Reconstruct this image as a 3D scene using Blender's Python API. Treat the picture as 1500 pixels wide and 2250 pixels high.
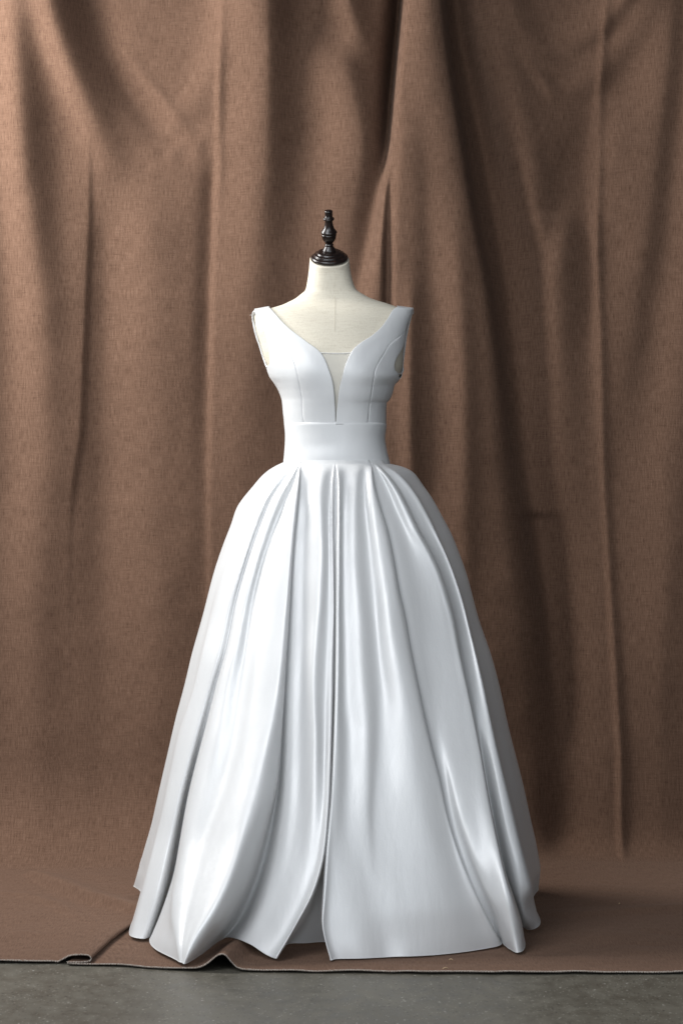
import bpy, math, random
import numpy as np
from mathutils import Vector, Matrix

# ------------------------------------------------------------------ scene
for o in list(bpy.data.objects):
    bpy.data.objects.remove(o, do_unlink=True)
scene = bpy.context.scene
COL = scene.collection
rng = np.random.default_rng(7)
random.seed(7)

CAM_D, CAM_H, FPX = 5.2, 0.9, 5200.0      # metres to the dress axis, eye height, focal length in photo pixels
cam_data = bpy.data.cameras.new('camera')
cam = bpy.data.objects.new('camera', cam_data)
COL.objects.link(cam)
cam.location = (0, -CAM_D, CAM_H)
cam.rotation_euler = (math.radians(90), 0, 0)
cam_data.sensor_fit = 'VERTICAL'
cam_data.sensor_height = 36.0
cam_data.lens = 36.0 * FPX / 2250.0
cam_data.clip_end = 60
cam_data.dof.use_dof = True
cam_data.dof.focus_distance = 4.95
cam_data.dof.aperture_fstop = 14
scene.camera = cam

world = bpy.data.worlds.new('World')
scene.world = world
world.use_nodes = True
bg = world.node_tree.nodes['Background']
bg.inputs['Color'].default_value = (0.80, 0.88, 1.0, 1)
bg.inputs['Strength'].default_value = 0.04

def area(name, loc, target, sx, sy, power, color):
    l = bpy.data.lights.new(name, 'AREA')
    l.shape = 'RECTANGLE'; l.size = sx; l.size_y = sy
    l.energy = power; l.color = color
    o = bpy.data.objects.new(name, l)
    COL.objects.link(o)
    o.location = loc
    o.rotation_euler = (Vector(target) - Vector(loc)).to_track_quat('-Z', 'Y').to_euler()
    return o
# daylight from a tall window at left; the side and fill lamps are added
area('front_window_daylight', (-1.8, -3.7, 2.9), (0.0, 0.0, 0.9), 2.4, 2.3, 130, (0.945, 0.97, 1.0))
area('backdrop_side_lamp', (-1.75, 0.22, 2.25), (0.0, 0.85, 1.35), 0.8, 1.3, 76, (1.0, 0.985, 0.96))  # added lamp, brightens the backdrop's upper left; not a known window
area('front_fill', (0.6, -6.0, 2.2), (0.1, 0, 0.9), 4.5, 3.0, 98, (0.87, 0.935, 1.0))  # added fill lamp behind the camera, lifts the gown's folds and right side

scene.view_settings.view_transform = 'Standard'
scene.view_settings.look = 'None'
scene.view_settings.exposure = 0.16
scene.view_settings.gamma = 1.0
scene.render.resolution_x = 682
scene.render.resolution_y = 1024

# ------------------------------------------------------------------ helpers
def W(px, py, y):
    """photo pixel + depth y -> world"""
    px = np.asarray(px, float); py = np.asarray(py, float); y = np.asarray(y, float)
    d = CAM_D + y
    return np.stack([(px - 750) * d / FPX, y + 0 * px, CAM_H - (py - 1125) * d / FPX], -1)

def floor_y(py, z=0.0):
    return (CAM_H - z) * FPX / (np.asarray(py, float) - 1125) - CAM_D

def pchip(x, y, q):
    x = np.asarray(x, float); y = np.asarray(y, float); q = np.asarray(q, float)
    n = len(x)
    if n == 1: return np.full(q.shape, y[0])
    h = np.diff(x); dl = np.diff(y) / h
    m = np.zeros(n)
    if n == 2:
        m[:] = dl[0]
    else:
        for i in range(1, n - 1):
            if dl[i - 1] * dl[i] > 0:
                w1 = 2 * h[i] + h[i - 1]; w2 = h[i] + 2 * h[i - 1]
                m[i] = (w1 + w2) / (w1 / dl[i - 1] + w2 / dl[i])
        m[0] = dl[0]; m[-1] = dl[-1]
    qc = np.clip(q, x[0], x[-1])
    k = np.clip(np.searchsorted(x, qc, 'right') - 1, 0, n - 2)
    t = (qc - x[k]) / h[k]
    r = ((2*t**3 - 3*t**2 + 1) * y[k] + (t**3 - 2*t**2 + t) * h[k] * m[k]
         + (-2*t**3 + 3*t**2) * y[k + 1] + (t**3 - t**2) * h[k] * m[k + 1])
    return r + np.where(q < x[0], (q - x[0]) * m[0], 0) + np.where(q > x[-1], (q - x[-1]) * m[-1], 0)

def interp(pts, q):
    """clamped pchip through (q, v) pairs"""
    p = np.asarray(pts, float)
    return pchip(p[:, 0], p[:, 1], np.clip(q, p[0, 0], p[-1, 0]))

def gsmooth(a, sig, axis):
    """gaussian smoothing with odd reflection at the ends (end values stay)"""
    if sig <= 0: return a
    r = int(math.ceil(3 * sig))
    k = np.exp(-0.5 * (np.arange(-r, r + 1) / sig) ** 2); k /= k.sum()
    a = np.moveaxis(a, axis, 0)
    r_ = min(r, a.shape[0] - 1)
    lo = 2 * a[0] - a[1:r_ + 1][::-1]; hi = 2 * a[-1] - a[-r_ - 1:-1][::-1]
    p = np.concatenate([lo, a, hi], 0)
    out = np.zeros_like(a)
    k = k[r - r_: r + r_ + 1]; k = k / k.sum()
    for i, w in enumerate(k):
        out += w * p[i:i + a.shape[0]]
    return np.moveaxis(out, 0, axis)

def smooth_noise(shape, cells, seed):
    """bicubic-ish value noise on a grid"""
    r = np.random.default_rng(seed)
    g = r.normal(size=(cells[0] + 3, cells[1] + 3))
    def resample(g, n, ax):
        c = g.shape[ax] - 3
        q = np.linspace(0, c - 1e-6, n); i = q.astype(int); t = q - i
        g = np.moveaxis(g, ax, 0)
        sh = (-1,) + (1,) * (g.ndim - 1)
        t = t.reshape(sh)
        p0, p1, p2, p3 = g[i], g[i + 1], g[i + 2], g[i + 3]
        o = ((1-t)**3 * p0 + (3*t**3 - 6*t**2 + 4) * p1 + (-3*t**3 + 3*t**2 + 3*t + 1) * p2 + t**3 * p3) / 6
        return np.moveaxis(o, 0, ax)
    return resample(resample(g, shape[0], 0), shape[1], 1)

def catmull(P, segs, closed=False):
    """P (n,rows,3) -> centripetal catmull-rom across axis 0"""
    n = P.shape[0]
    if closed:
        Q = np.concatenate([P[-1:], P, P[:2]], 0); m = n
    else:
        Q = np.concatenate([2*P[:1] - P[1:2], P, 2*P[-1:] - P[-2:-1]], 0); m = n - 1
    out = []
    for i in range(m):
        p0, p1, p2, p3 = Q[i], Q[i+1], Q[i+2], Q[i+3]
        def dt(a, b): return np.maximum(np.linalg.norm(a - b, axis=-1, keepdims=True), 2e-4) ** 0.5
        t0 = 0; t1 = dt(p0, p1); t2 = t1 + dt(p1, p2); t3 = t2 + dt(p2, p3)
        for s in range(segs):
            t = t1 + (t2 - t1) * s / segs
            a1 = (t1-t)/(t1-t0)*p0 + (t-t0)/(t1-t0)*p1
            a2 = (t2-t)/(t2-t1)*p1 + (t-t1)/(t2-t1)*p2
            a3 = (t3-t)/(t3-t2)*p2 + (t-t2)/(t3-t2)*p3
            b1 = (t2-t)/(t2-t0)*a1 + (t-t0)/(t2-t0)*a2
            b2 = (t3-t)/(t3-t1)*a2 + (t-t1)/(t3-t1)*a3
            out.append((t2-t)/(t2-t1)*b1 + (t-t1)/(t2-t1)*b2)
    if not closed: out.append(P[-1])
    return np.stack(out, 0)

def link(name, mesh, mat, parent=None):
    o = bpy.data.objects.new(name, mesh)
    COL.objects.link(o)
    if mat is not None: mesh.materials.append(mat)
    if parent is not None: o.parent = parent
    return o

def mesh_from(name, verts, faces, mat, parent=None, smooth=True, uv=None):
    me = bpy.data.meshes.new(name)
    me.from_pydata([tuple(map(float, v)) for v in verts], [], [tuple(int(i) for i in f) for f in faces])
    me.update()
    if smooth: me.polygons.foreach_set('use_smooth', [True] * len(me.polygons))
    if uv is not None:
        l = me.uv_layers.new(name='UVMap')
        idx = np.zeros(len(me.loops), int); me.loops.foreach_get('vertex_index', idx)
        l.data.foreach_set('uv', np.asarray(uv)[idx].astype(np.float32).ravel())
    return link(name, me, mat, parent)

def grid_mesh(name, G, mat, parent=None, closed_u=False, flip=False, uv=None):
    """G (nu,nv,3)"""
    nu, nv = G.shape[:2]
    I = np.arange(nu * nv).reshape(nu, nv)
    A = I if not closed_u else np.concatenate([I, I[:1]], 0)
    a, b, c, d = A[:-1, :-1], A[1:, :-1], A[1:, 1:], A[:-1, 1:]
    F = np.stack([a, b, c, d] if not flip else [a, d, c, b], -1).reshape(-1, 4)
    me = bpy.data.meshes.new(name)
    me.vertices.add(nu * nv)
    me.vertices.foreach_set('co', G.reshape(-1).astype(np.float32))
    me.loops.add(F.size); me.polygons.add(len(F))
    me.loops.foreach_set('vertex_index', F.reshape(-1).astype(np.int32))
    me.polygons.foreach_set('loop_start', np.arange(0, F.size, 4, dtype=np.int32))
    me.polygons.foreach_set('loop_total', np.full(len(F), 4, dtype=np.int32))
    me.update(calc_edges=True)
    me.polygons.foreach_set('use_smooth', np.ones(len(F), bool))
    if uv is not None:
        l = me.uv_layers.new(name='UVMap')
        l.data.foreach_set('uv', uv.reshape(-1, 2)[F.reshape(-1)].astype(np.float32).ravel())
    me.validate()
    return link(name, me, mat, parent)

def tube(name, path, rad, mat, parent=None, n=8):
    path = np.asarray(path, float); m = len(path)
    rad = np.broadcast_to(np.asarray(rad, float), (m,))
    T = np.gradient(path, axis=0); T /= np.maximum(np.linalg.norm(T, axis=1, keepdims=True), 1e-9)
    up = np.tile(np.array([0.13, 0.21, 1.0]), (m, 1))
    A = np.cross(T, up); A /= np.maximum(np.linalg.norm(A, axis=1, keepdims=True), 1e-9)
    B = np.cross(T, A)
    th = np.linspace(0, 2 * math.pi, n, endpoint=False)
    G = path[None] + rad[None, :, None] * (np.cos(th)[:, None, None] * A[None] + np.sin(th)[:, None, None] * B[None])
    return grid_mesh(name, G, mat, parent, closed_u=True)

def lathe(name, prof, M, mat, parent=None, n=40):
    """prof [(r, h)] round local z, placed with matrix M"""
    prof = np.asarray(prof, float)
    th = np.linspace(0, 2 * math.pi, n, endpoint=False)
    G = np.stack([np.cos(th)[:, None] * prof[None, :, 0], np.sin(th)[:, None] * prof[None, :, 0],
                  np.ones(n)[:, None] * prof[None, :, 1]], -1)
    Mm = np.array(M)
    G = G @ Mm[:3, :3].T + Mm[:3, 3]
    return grid_mesh(name, G, mat, parent, closed_u=True)

def empty(name, loc, label, cat, group=None):
    o = bpy.data.objects.new(name, None); COL.objects.link(o)
    o.location = loc; o.empty_display_size = 0.05
    o['label'] = label; o['category'] = cat
    if group: o['group'] = group
    return o

def keep(o, parent):
    """parent without moving (parts are modelled in world space)"""
    bpy.context.view_layer.update()
    o.parent = parent
    o.matrix_parent_inverse = Matrix.Translation(parent.location).inverted()

# ------------------------------------------------------------------ materials
def new_mat(name):
    m = bpy.data.materials.new(name); m.use_nodes = True
    nt = m.node_tree
    return m, nt, nt.nodes['Principled BSDF']
def N(nt, typ, **kw):
    n = nt.nodes.new(typ)
    for k, v in kw.items(): setattr(n, k, v)
    return n
def setin(n, **kw):
    for k, v in kw.items():
        n.inputs[k.replace('_', ' ')].default_value = v
def mapping(nt, coord, scale):
    m = N(nt, 'ShaderNodeMapping'); m.inputs['Scale'].default_value = scale
    nt.links.new(coord, m.inputs['Vector']); return m.outputs['Vector']
def noise(nt, vec, scale, detail=4, rough=0.6):
    n = N(nt, 'ShaderNodeTexNoise'); setin(n, Scale=scale, Detail=detail, Roughness=rough)
    nt.links.new(vec, n.inputs['Vector']); return n.outputs['Fac']
def ramp(nt, fac, stops):
    r = N(nt, 'ShaderNodeValToRGB')
    e = r.color_ramp.elements
    while len(e) < len(stops): e.new(0.5)
    for el, (p, c) in zip(e, stops):
        el.position = p; el.color = (*c, 1) if len(c) == 3 else c
    nt.links.new(fac, r.inputs['Fac']); return r.outputs['Color']
def mix(nt, fac, a, b, mode='MIX'):
    m = N(nt, 'ShaderNodeMix', data_type='RGBA', blend_type=mode)
    for sock, v in ((m.inputs['Factor'], fac), (m.inputs['A'], a), (m.inputs['B'], b)):
        if hasattr(v, 'is_output') or isinstance(v, bpy.types.NodeSocket): nt.links.new(v, sock)
        elif isinstance(v, (int, float)): sock.default_value = v
        else: sock.default_value = (*v, 1)
    return m.outputs['Result']
def math_(nt, op, a, b):
    m = N(nt, 'ShaderNodeMath', operation=op)
    for s, v in zip(m.inputs, (a, b)):
        if isinstance(v, bpy.types.NodeSocket): nt.links.new(v, s)
        else: s.default_value = v
    return m.outputs[0]
def bump(nt, bsdf, height, strength, dist):
    b = N(nt, 'ShaderNodeBump'); setin(b, Strength=strength, Distance=dist)
    nt.links.new(height, b.inputs['Height']); nt.links.new(b.outputs['Normal'], bsdf.inputs['Normal'])

def mat_backdrop():
    m, nt, b = new_mat('brown_linen')
    tc = N(nt, 'ShaderNodeTexCoord'); uv = tc.outputs['UV']
    v1 = noise(nt, mapping(nt, uv, (430, 30, 1)), 1.0, 3, 0.65)     # warp slubs
    v2 = noise(nt, mapping(nt, uv, (26, 470, 1)), 1.0, 3, 0.65)     # weft slubs
    fine = noise(nt, mapping(nt, uv, (900, 900, 1)), 1.0, 2, 0.6)
    big = noise(nt, mapping(nt, uv, (1.7, 1.3, 1)), 1.0, 3, 0.5)
    w = math_(nt, 'MULTIPLY_ADD', v1, 0.5); w.node.inputs[2].default_value = 0.0
    w2 = math_(nt, 'MULTIPLY_ADD', v2, 0.30); nt.links.new(w, w2.node.inputs[2])
    w3 = math_(nt, 'MULTIPLY_ADD', fine, 0.20); nt.links.new(w2, w3.node.inputs[2])
    col = ramp(nt, w3, [(0.35, (0.050, 0.027, 0.017)), (0.45, (0.100, 0.058, 0.039)), (0.53, (0.125, 0.074, 0.051)), (0.64, (0.168, 0.104, 0.073))])
    col = mix(nt, math_(nt, 'MULTIPLY', big, 0.22), col, (0.128, 0.073, 0.050))
    sl = noise(nt, mapping(nt, uv, (360, 46, 1)), 1.0, 1, 0.5); sl2 = noise(nt, mapping(nt, uv, (42, 420, 1)), 1.0, 1, 0.5)
    slub = math_(nt, 'MAXIMUM', ramp(nt, sl, [(0.63, (0, 0, 0)), (0.74, (.45,) * 3)]), ramp(nt, sl2, [(0.64, (0, 0, 0)), (0.75, (.40,) * 3)]))
    col = mix(nt, slub, col, (0.045, 0.024, 0.016))
    nt.links.new(col, b.inputs['Base Color'])
    setin(b, Roughness=0.95); b.inputs['Specular IOR Level'].default_value = 0.06
    b.inputs['Sheen Weight'].default_value = 0.09; b.inputs['Sheen Roughness'].default_value = 0.6; b.inputs['Sheen Tint'].default_value = (0.85, 0.62, 0.50, 1)
    bump(nt, b, w3, 0.5, 0.0016)
    return m

def mat_satin(name, rough=0.40, metal=0.10, base=(0.745, 0.755, 0.765)):
    m, nt, b = new_mat(name)
    tc = N(nt, 'ShaderNodeTexCoord'); ob = tc.outputs['Object']
    n1 = noise(nt, mapping(nt, ob, (620, 620, 130)), 1.0, 2, 0.5)        # thread grain
    n2 = noise(nt, mapping(nt, ob, (26, 26, 3.0)), 1.0, 4, 0.55)         # pulled cloth
    n3 = noise(nt, mapping(nt, ob, (7, 7, 5)), 1.0, 3, 0.5)
    col = mix(nt, n3, tuple(c * 0.955 for c in base), tuple(min(1, c * 1.03) for c in base))
    nt.links.new(col, b.inputs['Base Color'])
    rr = ramp(nt, n2, [(0.3, (rough - .04,) * 3), (0.7, (rough + .05,) * 3)])
    nt.links.new(rr, b.inputs['Roughness'])
    b.inputs['Metallic'].default_value = metal
    b.inputs['Specular IOR Level'].default_value = 0.6
    b.inputs['Sheen Weight'].default_value = 0.06
    h = math_(nt, 'MULTIPLY_ADD', n1, 0.14); nt.links.new(n2, h.node.inputs[2])
    bump(nt, b, h, 0.55, 0.0024)
    tr = N(nt, 'ShaderNodeBsdfTranslucent'); tr.inputs['Color'].default_value = (0.86, 0.85, 0.82, 1)
    mx = N(nt, 'ShaderNodeMixShader'); mx.inputs['Fac'].default_value = 0.15
    out = nt.nodes['Material Output']
    nt.links.new(b.outputs[0], mx.inputs[1]); nt.links.new(tr.outputs[0], mx.inputs[2]); nt.links.new(mx.outputs[0], out.inputs['Surface'])
    return m

def mat_form():
    m, nt, b = new_mat('cream_linen')
    tc = N(nt, 'ShaderNodeTexCoord'); ob = tc.outputs['Object']
    v1 = noise(nt, mapping(nt, ob, (520, 520, 40)), 1.0, 3, 0.6)
    v2 = noise(nt, mapping(nt, ob, (40, 40, 620)), 1.0, 3, 0.6)
    w = math_(nt, 'ADD', math_(nt, 'MULTIPLY', v1, 0.5), math_(nt, 'MULTIPLY', v2, 0.5))
    col = ramp(nt, w, [(0.34, (0.57, 0.515, 0.42)), (0.47, (0.66, 0.61, 0.505)), (0.60, (0.70, 0.655, 0.55))])
    nt.links.new(col, b.inputs['Base Color'])
    setin(b, Roughness=0.85); b.inputs['Specular IOR Level'].default_value = 0.25
    bump(nt, b, w, 0.3, 0.0008)
    return m

def mat_wood():
    m, nt, b = new_mat('dark_wood')
    tc = N(nt, 'ShaderNodeTexCoord'); ob = tc.outputs['Object']
    g = noise(nt, mapping(nt, ob, (180, 180, 30)), 1.0, 4, 0.6)
    col = ramp(nt, g, [(0.35, (0.006, 0.004, 0.004)), (0.6, (0.016, 0.009, 0.007)), (0.75, (0.05, 0.022, 0.014))])
    nt.links.new(col, b.inputs['Base Color'])
    setin(b, Roughness=0.28); b.inputs['Specular IOR Level'].default_value = 0.5
    bump(nt, b, g, 0.15, 0.0006)
    return m

def mat_concrete():
    m, nt, b = new_mat('polished_concrete')
    tc = N(nt, 'ShaderNodeTexCoord'); ob = tc.outputs['Object']
    big = noise(nt, mapping(nt, ob, (4, 2.6, 1)), 1.0, 5, 0.6)
    mid = noise(nt, mapping(nt, ob, (26, 15, 1)), 1.0, 5, 0.65)
    fine = noise(nt, mapping(nt, ob, (300, 170, 1)), 1.0, 3, 0.7)
    c = ramp(nt, big, [(0.3, (0.066, 0.060, 0.046)), (0.50, (0.102, 0.094, 0.073)), (0.70, (0.142, 0.131, 0.104))])
    c = mix(nt, 0.55, c, ramp(nt, mid, [(0.3, (0.050, 0.046, 0.037)), (0.55, (0.099, 0.092, 0.074)), (0.75, (0.148, 0.138, 0.113))]))
    c = mix(nt, ramp(nt, fine, [(0.66, (0, 0, 0)), (0.76, (0.55, 0.55, 0.55))]), c, (0.25, 0.245, 0.22))
    vor = N(nt, 'ShaderNodeTexVoronoi'); setin(vor, Scale=1.0)
    nt.links.new(mapping(nt, ob, (14, 26, 1)), vor.inputs['Vector'])
    spot = ramp(nt, vor.outputs['Distance'], [(0.06, (1, 1, 1)), (0.10, (0, 0, 0))])
    sel = ramp(nt, noise(nt, mapping(nt, ob, (5, 9, 1)), 1.0, 1, 0.5), [(0.57, (0, 0, 0)), (0.60, (0.75, 0.75, 0.75))])
    c = mix(nt, math_(nt, 'MULTIPLY', spot, sel), c, (0.028, 0.027, 0.024))
    for sc, thr, cc in (((120, 60, 1), .22, (0.22, 0.21, 0.18)), ((95, 45, 1), .22, (0.035, 0.033, 0.028)), ((45, 24, 1), .11, (0.32, 0.31, 0.28))):
        v2 = N(nt, 'ShaderNodeTexVoronoi'); setin(v2, Scale=1.0)
        nt.links.new(mapping(nt, ob, sc), v2.inputs['Vector'])
        c = mix(nt, ramp(nt, v2.outputs['Distance'], [(thr * .6, (.75,) * 3), (thr, (0, 0, 0))]), c, cc)
    nt.links.new(c, b.inputs['Base Color'])
    rr = ramp(nt, mid, [(0.3, (0.42,) * 3), (0.7, (0.62,) * 3)])
    nt.links.new(rr, b.inputs['Roughness'])
    bump(nt, b, math_(nt, 'ADD', mid, math_(nt, 'MULTIPLY', fine, 0.3)), 0.12, 0.002)
    return m

def mat_plain(name, col, rough=0.8):
    m, nt, b = new_mat(name)
    tc = N(nt, 'ShaderNodeTexCoord')
    n = noise(nt, tc.outputs['Object'], 300, 2, 0.5)
    c = mix(nt, n, tuple(v * 0.8 for v in col), tuple(min(1, v * 1.15) for v in col))
    nt.links.new(c, b.inputs['Base Color']); setin(b, Roughness=rough)
    return m

def mat_net():
    m, nt, b = new_mat('sheer_net')
    b.inputs['Base Color'].default_value = (0.80, 0.79, 0.75, 1)
    setin(b, Roughness=0.7, Alpha=0.42)
    return m

M_LINEN = mat_backdrop(); M_SATIN = mat_satin('white_satin'); M_BODICE = mat_satin('white_satin_bodice', 0.50, 0.04)
M_FORM = mat_form(); M_WOOD = mat_wood(); M_CONC = mat_concrete(); M_NET = mat_net()
M_THREAD = mat_plain('pale_thread', (0.36, 0.32, 0.285)); M_WHITE_THREAD = mat_plain('white_thread', (0.8, 0.8, 0.78))
M_METAL = mat_plain('dark_metal', (0.03, 0.03, 0.03), 0.4); M_LINT = mat_plain('straw', (0.42, 0.30, 0.18))
M_SEAM = mat_plain('seam_linen', (0.50, 0.45, 0.36))

# ------------------------------------------------------------------ floor
fl = mesh_from('floor', [(-4, -4.5, 0), (4, -4.5, 0), (4, 1.6, 0), (-4, 1.6, 0)], [(0, 1, 2, 3)], M_CONC, smooth=False)
fl['kind'] = 'structure'

# ------------------------------------------------------------------ backdrop cloth
WALL_Y, WD = 0.95, 6.15           # wall plane of the cloth, its distance from the camera
PPM = FPX / WD                    # photo pixels per metre on it
COVE = 0.26
def build_backdrop():
    root = empty('backdrop_cloth', (0, WALL_Y, 0), 'brown linen backdrop cloth hanging in folds and spread over the concrete floor', 'backdrop')
    U = np.arange(-330, 1831, 3.0)
    V = np.arange(-260, 1880 - COVE * PPM, 4.5)
    UU, VV = np.meshgrid(U, V, indexing='ij')
    H = np.zeros_like(UU)
    def ridge(line, amp, wl, wr, p=2.0):
        nonlocal H
        c = interp([(v, u) for u, v in line], VV)
        a = interp(amp, VV) * np.where(c < 830, 1.55, np.where(c > 1180, 1.6, 1.1))
        du = UU - c
        wL = interp(wl, VV) if isinstance(wl, list) else wl
        wR = interp(wr, VV) if isinstance(wr, list) else wr
        H = H + a * np.exp(-np.abs(du / np.where(du < 0, wL, wR)) ** p)
    def step(line, amp, w):
        """surface left of the line stands proud by amp"""
        nonlocal H
        c = interp([(v, u) for u, v in line], VV); a = interp(amp, VV)
        H = H + a * 0.5 * (1 - np.tanh((UU - c) / w))
    # --- left swag
    ridge([(30, -260), (38, 0), (52, 300), (72, 500), (95, 700), (100, 1000), (90, 1900)], [(-260, .045), (300, .040), (700, .026), (1300, .008), (1900, .002)], 55, 52)
    ridge([(100, -260), (118, 0), (140, 100), (178, 200), (215, 290), (250, 380)], [(-260, .055), (0, .05), (200, .034), (300, .018), (400, 0)], 45, 50)
    ridge([(200, 0), (235, 100), (275, 180), (330, 260), (380, 330)], [(-260, 0), (0, -.02), (150, -.018), (300, -.008), (360, 0)], 40, 40)
    ridge([(255, 90), (295, 150), (350, 215), (425, 300)], [(80, 0), (130, .006), (220, .006), (300, 0)], 9, 22)
    ridge([(540, -200), (505, 60), (450, 200), (390, 290)], [(-200, .03), (60, .014), (200, .009), (300, 0)], 40, 60)
    ridge([(195, 280), (195, 450), (189, 640), (184, 760), (176, 950), (160, 1060), (150, 1200), (148, 1700)], [(280, 0), (420, .004), (650, .007), (900, .008), (1050, .007), (1150, .002), (1700, 0)], 80, 7)
    ridge([(235, 380), (232, 700), (225, 1000), (205, 1300)], [(380, 0), (550, -.009), (900, -.010), (1200, -.006), (1500, 0)], 35, 70)
    ridge([(330, 350), (345, 600), (350, 900), (330, 1300)], [(350, 0), (600, .012), (1000, .008), (1500, 0)], 70, 80)
    # --- crease and ridge left of the form
    ridge([(490, -260), (488, 0), (481, 200), (479, 350), (470, 470)], [(-260, .008), (0, .007), (250, .007), (420, .004), (480, 0)], 5, 14)
    ridge([(478, 300), (466, 480), (460, 650), (456, 850), (452, 1100), (452, 1500)], [(300, 0), (420, -.012), (700, -.011), (1000, -.006), (1500, -.002)], 24, 8)
    ridge([(600, -260), (590, 0), (585, 300), (560, 600), (545, 900), (540, 1200)], [(-260, .075), (0, .065), (300, .042), (600, .028), (900, .018), (1300, .004)], 85, [(-260, 42), (300, 55), (700, 90)])
    # --- swag between that ridge and the slit
    ridge([(735, -200), (765, 20), (800, 110), (815, 150)], [(-200, .05), (20, .035), (110, .014), (160, 0)], 40, 40)
    ridge([(740, 120), (775, 230), (790, 330), (770, 480), (750, 700)], [(60, 0), (160, .035), (300, .045), (450, .028), (700, .010), (900, 0)], 90, [(100, 60), (400, 55), (700, 60)])
    # --- the pinched centre fold
    UL = interp([(-260, 905), (0, 889), (130, 877), (250, 866), (350, 857), (450, 845), (550, 831), (650, 815), (800, 795), (1100, 760)], VV)
    UR = interp([(-260, 955), (0, 972), (150, 988), (300, 1012), (500, 1046), (650, 1076), (850, 1102), (1000, 1118), (1200, 1145), (1400, 1175), (1900, 1200)], VV)
    A = interp([(-260, .16), (0, .15), (300, .125), (500, .105), (650, .088), (900, .070), (1200, .045), (1500, .030), (1700, .010), (1900, .002)], VV)
    wl = interp([(-260, 4), (300, 5), (420, 11), (650, 15), (1000, 40)], VV)
    wr = interp([(-260, 6), (150, 7), (400, 9), (700, 12), (1100, 22), (1600, 45)], VV)
    body = 0.5 * (np.tanh((UU - UL) / wl + 1.0) - np.tanh((UU - UR) / wr))
    tt = np.clip((UU - UL) / np.maximum(UR - UL, 20), -0.5, 1.5)
    H = H + A * body * (0.80 + 0.20 * np.cos((tt - 0.55) * 2.4))
    gap = interp([(-260, -.16), (0, -.15), (150, -.13), (260, -.09), (350, -.035), (430, 0), (1880, 0)], VV)
    H = H + gap * np.exp(-(np.maximum(UL - 6 - UU, 0) / interp([(-260, 26), (150, 24), (350, 16)], VV)) ** 2) * 0.5 * (1 - np.tanh((UU - UL + 4) / 4))
    ridge([(870, 200), (862, 330), (853, 450), (849, 560), (848, 660), (846, 800)], [(220, 0), (330, -.012), (500, -.022), (660, -.024), (800, -.01), (900, 0)], 7, 12)
    ridge([(930, 250), (938, 450), (945, 700), (945, 1000), (940, 1300)], [(220, 0), (400, -.008), (650, -.012), (900, -.013), (1200, -.008), (1500, 0)], 28, 34)
    ridge([(900, 650), (898, 900), (905, 1100)], [(600, 0), (720, .012), (950, .014), (1200, 0)], 20, 18)
    ridge([(1000, 500), (1010, 700), (1018, 900), (1020, 1200)], [(450, 0), (600, .008), (850, .014), (1100, .010), (1500, 0)], 26, 26)
    # dip right of the fold, then the next lit ridge
    ridge([(1000, -200), (1022, 60), (1045, 200), (1082, 400), (1116, 600), (1140, 800), (1160, 1000), (1190, 1200), (1215, 1400), (1230, 1600)], [(-260, -.09), (0, -.09), (200, -.085), (450, -.080), (700, -.065), (1000, -.050), (1300, -.042), (1550, -.028), (1720, 0)], 36, 48)
    ridge([(1010, -200), (1048, 60), (1090, 200), (1130, 330), (1175, 460), (1210, 600), (1230, 800)], [(-200, .05), (60, .055), (200, .050), (400, .040), (600, .026), (850, .010), (1100, 0)], 30, [(-200, 60), (300, 85), (700, 90)])
    # --- right swag
    ridge([(1090, -200), (1130, 40), (1175, 115), (1225, 175)], [(-200, .05), (40, .024), (120, .012), (180, 0)], 34, 40)
    ridge([(1140, 110), (1180, 165), (1222, 225)], [(100, 0), (140, .008), (190, .008), (230, 0)], 14, 22)
    ridge([(1420, -200), (1360, 0), (1300, 80), (1245, 120)], [(-200, .05), (0, .03), (80, .014), (130, 0)], 60, 34)
    ridge([(1440, -160), (1385, 60), (1320, 160), (1240, 225)], [(-160, .03), (60, .022), (150, .012), (230, 0)], 50, 45)
    ridge([(1330, -260), (1325, 0), (1314, 200), (1308, 370), (1306, 520), (1314, 760), (1322, 1000), (1342, 1350), (1360, 1650), (1376, 1860)], [(-260, .006), (200, .007), (380, .010), (700, .007), (1000, .005), (1400, .006), (1860, .012)], 6, 14)
    ridge([(1295, 200), (1285, 450), (1290, 700), (1290, 1000)], [(150, 0), (350, -.012), (600, -.012), (1000, -.004), (1300, 0)], 45, 22)
    ridge([(1470, -200), (1455, 100), (1430, 350), (1400, 600), (1365, 850)], [(-200, .04), (100, .034), (400, .024), (700, .014), (950, 0)], 60, 45)
    ridge([(1560, -200), (1545, 200), (1520, 600), (1500, 1000), (1500, 1600)], [(-200, .05), (400, .035), (900, .022), (1600, .005)], 60, 50)
    ridge([(1445, 900), (1450, 1200), (1440, 1500), (1445, 1750)], [(850, 0), (1100, .010), (1500, .008), (1800, .002)], 60, 40)
    for u0, w, a in ((-80, 60, .05), (-210, 50, .05), (-300, 40, .04), (1650, 60, .05), (1770, 50, .04)):
        ridge([(u0, -260), (u0 + 6, 1000), (u0, 1880)], [(-260, a), (900, a * .6), (1880, .004)], w, w)
    ridge([(1240, 330), (1225, 430), (1185, 560), (1150, 680)], [(300, 0), (400, -.014), (560, -.014), (700, 0)], 45, 35)
    ridge([(1360, 250), (1350, 350), (1345, 480)], [(200, 0), (320, .016), (440, .010), (560, 0)], 34, 50)
    ridge([(1300, 375), (1312, 383), (1325, 395)], [(372, 0), (380, .004), (396, 0)], 24, 14)
    # --- soft lower folds
    ridge([(245, 1000), (235, 1300), (230, 1700)], [(950, 0), (1150, -.008), (1500, -.007), (1800, 0)], 40, 60)
    ridge([(60, 1100), (70, 1500), (60, 1800)], [(1000, 0), (1300, .010), (1600, .006), (1850, 0)], 60, 50)
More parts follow.
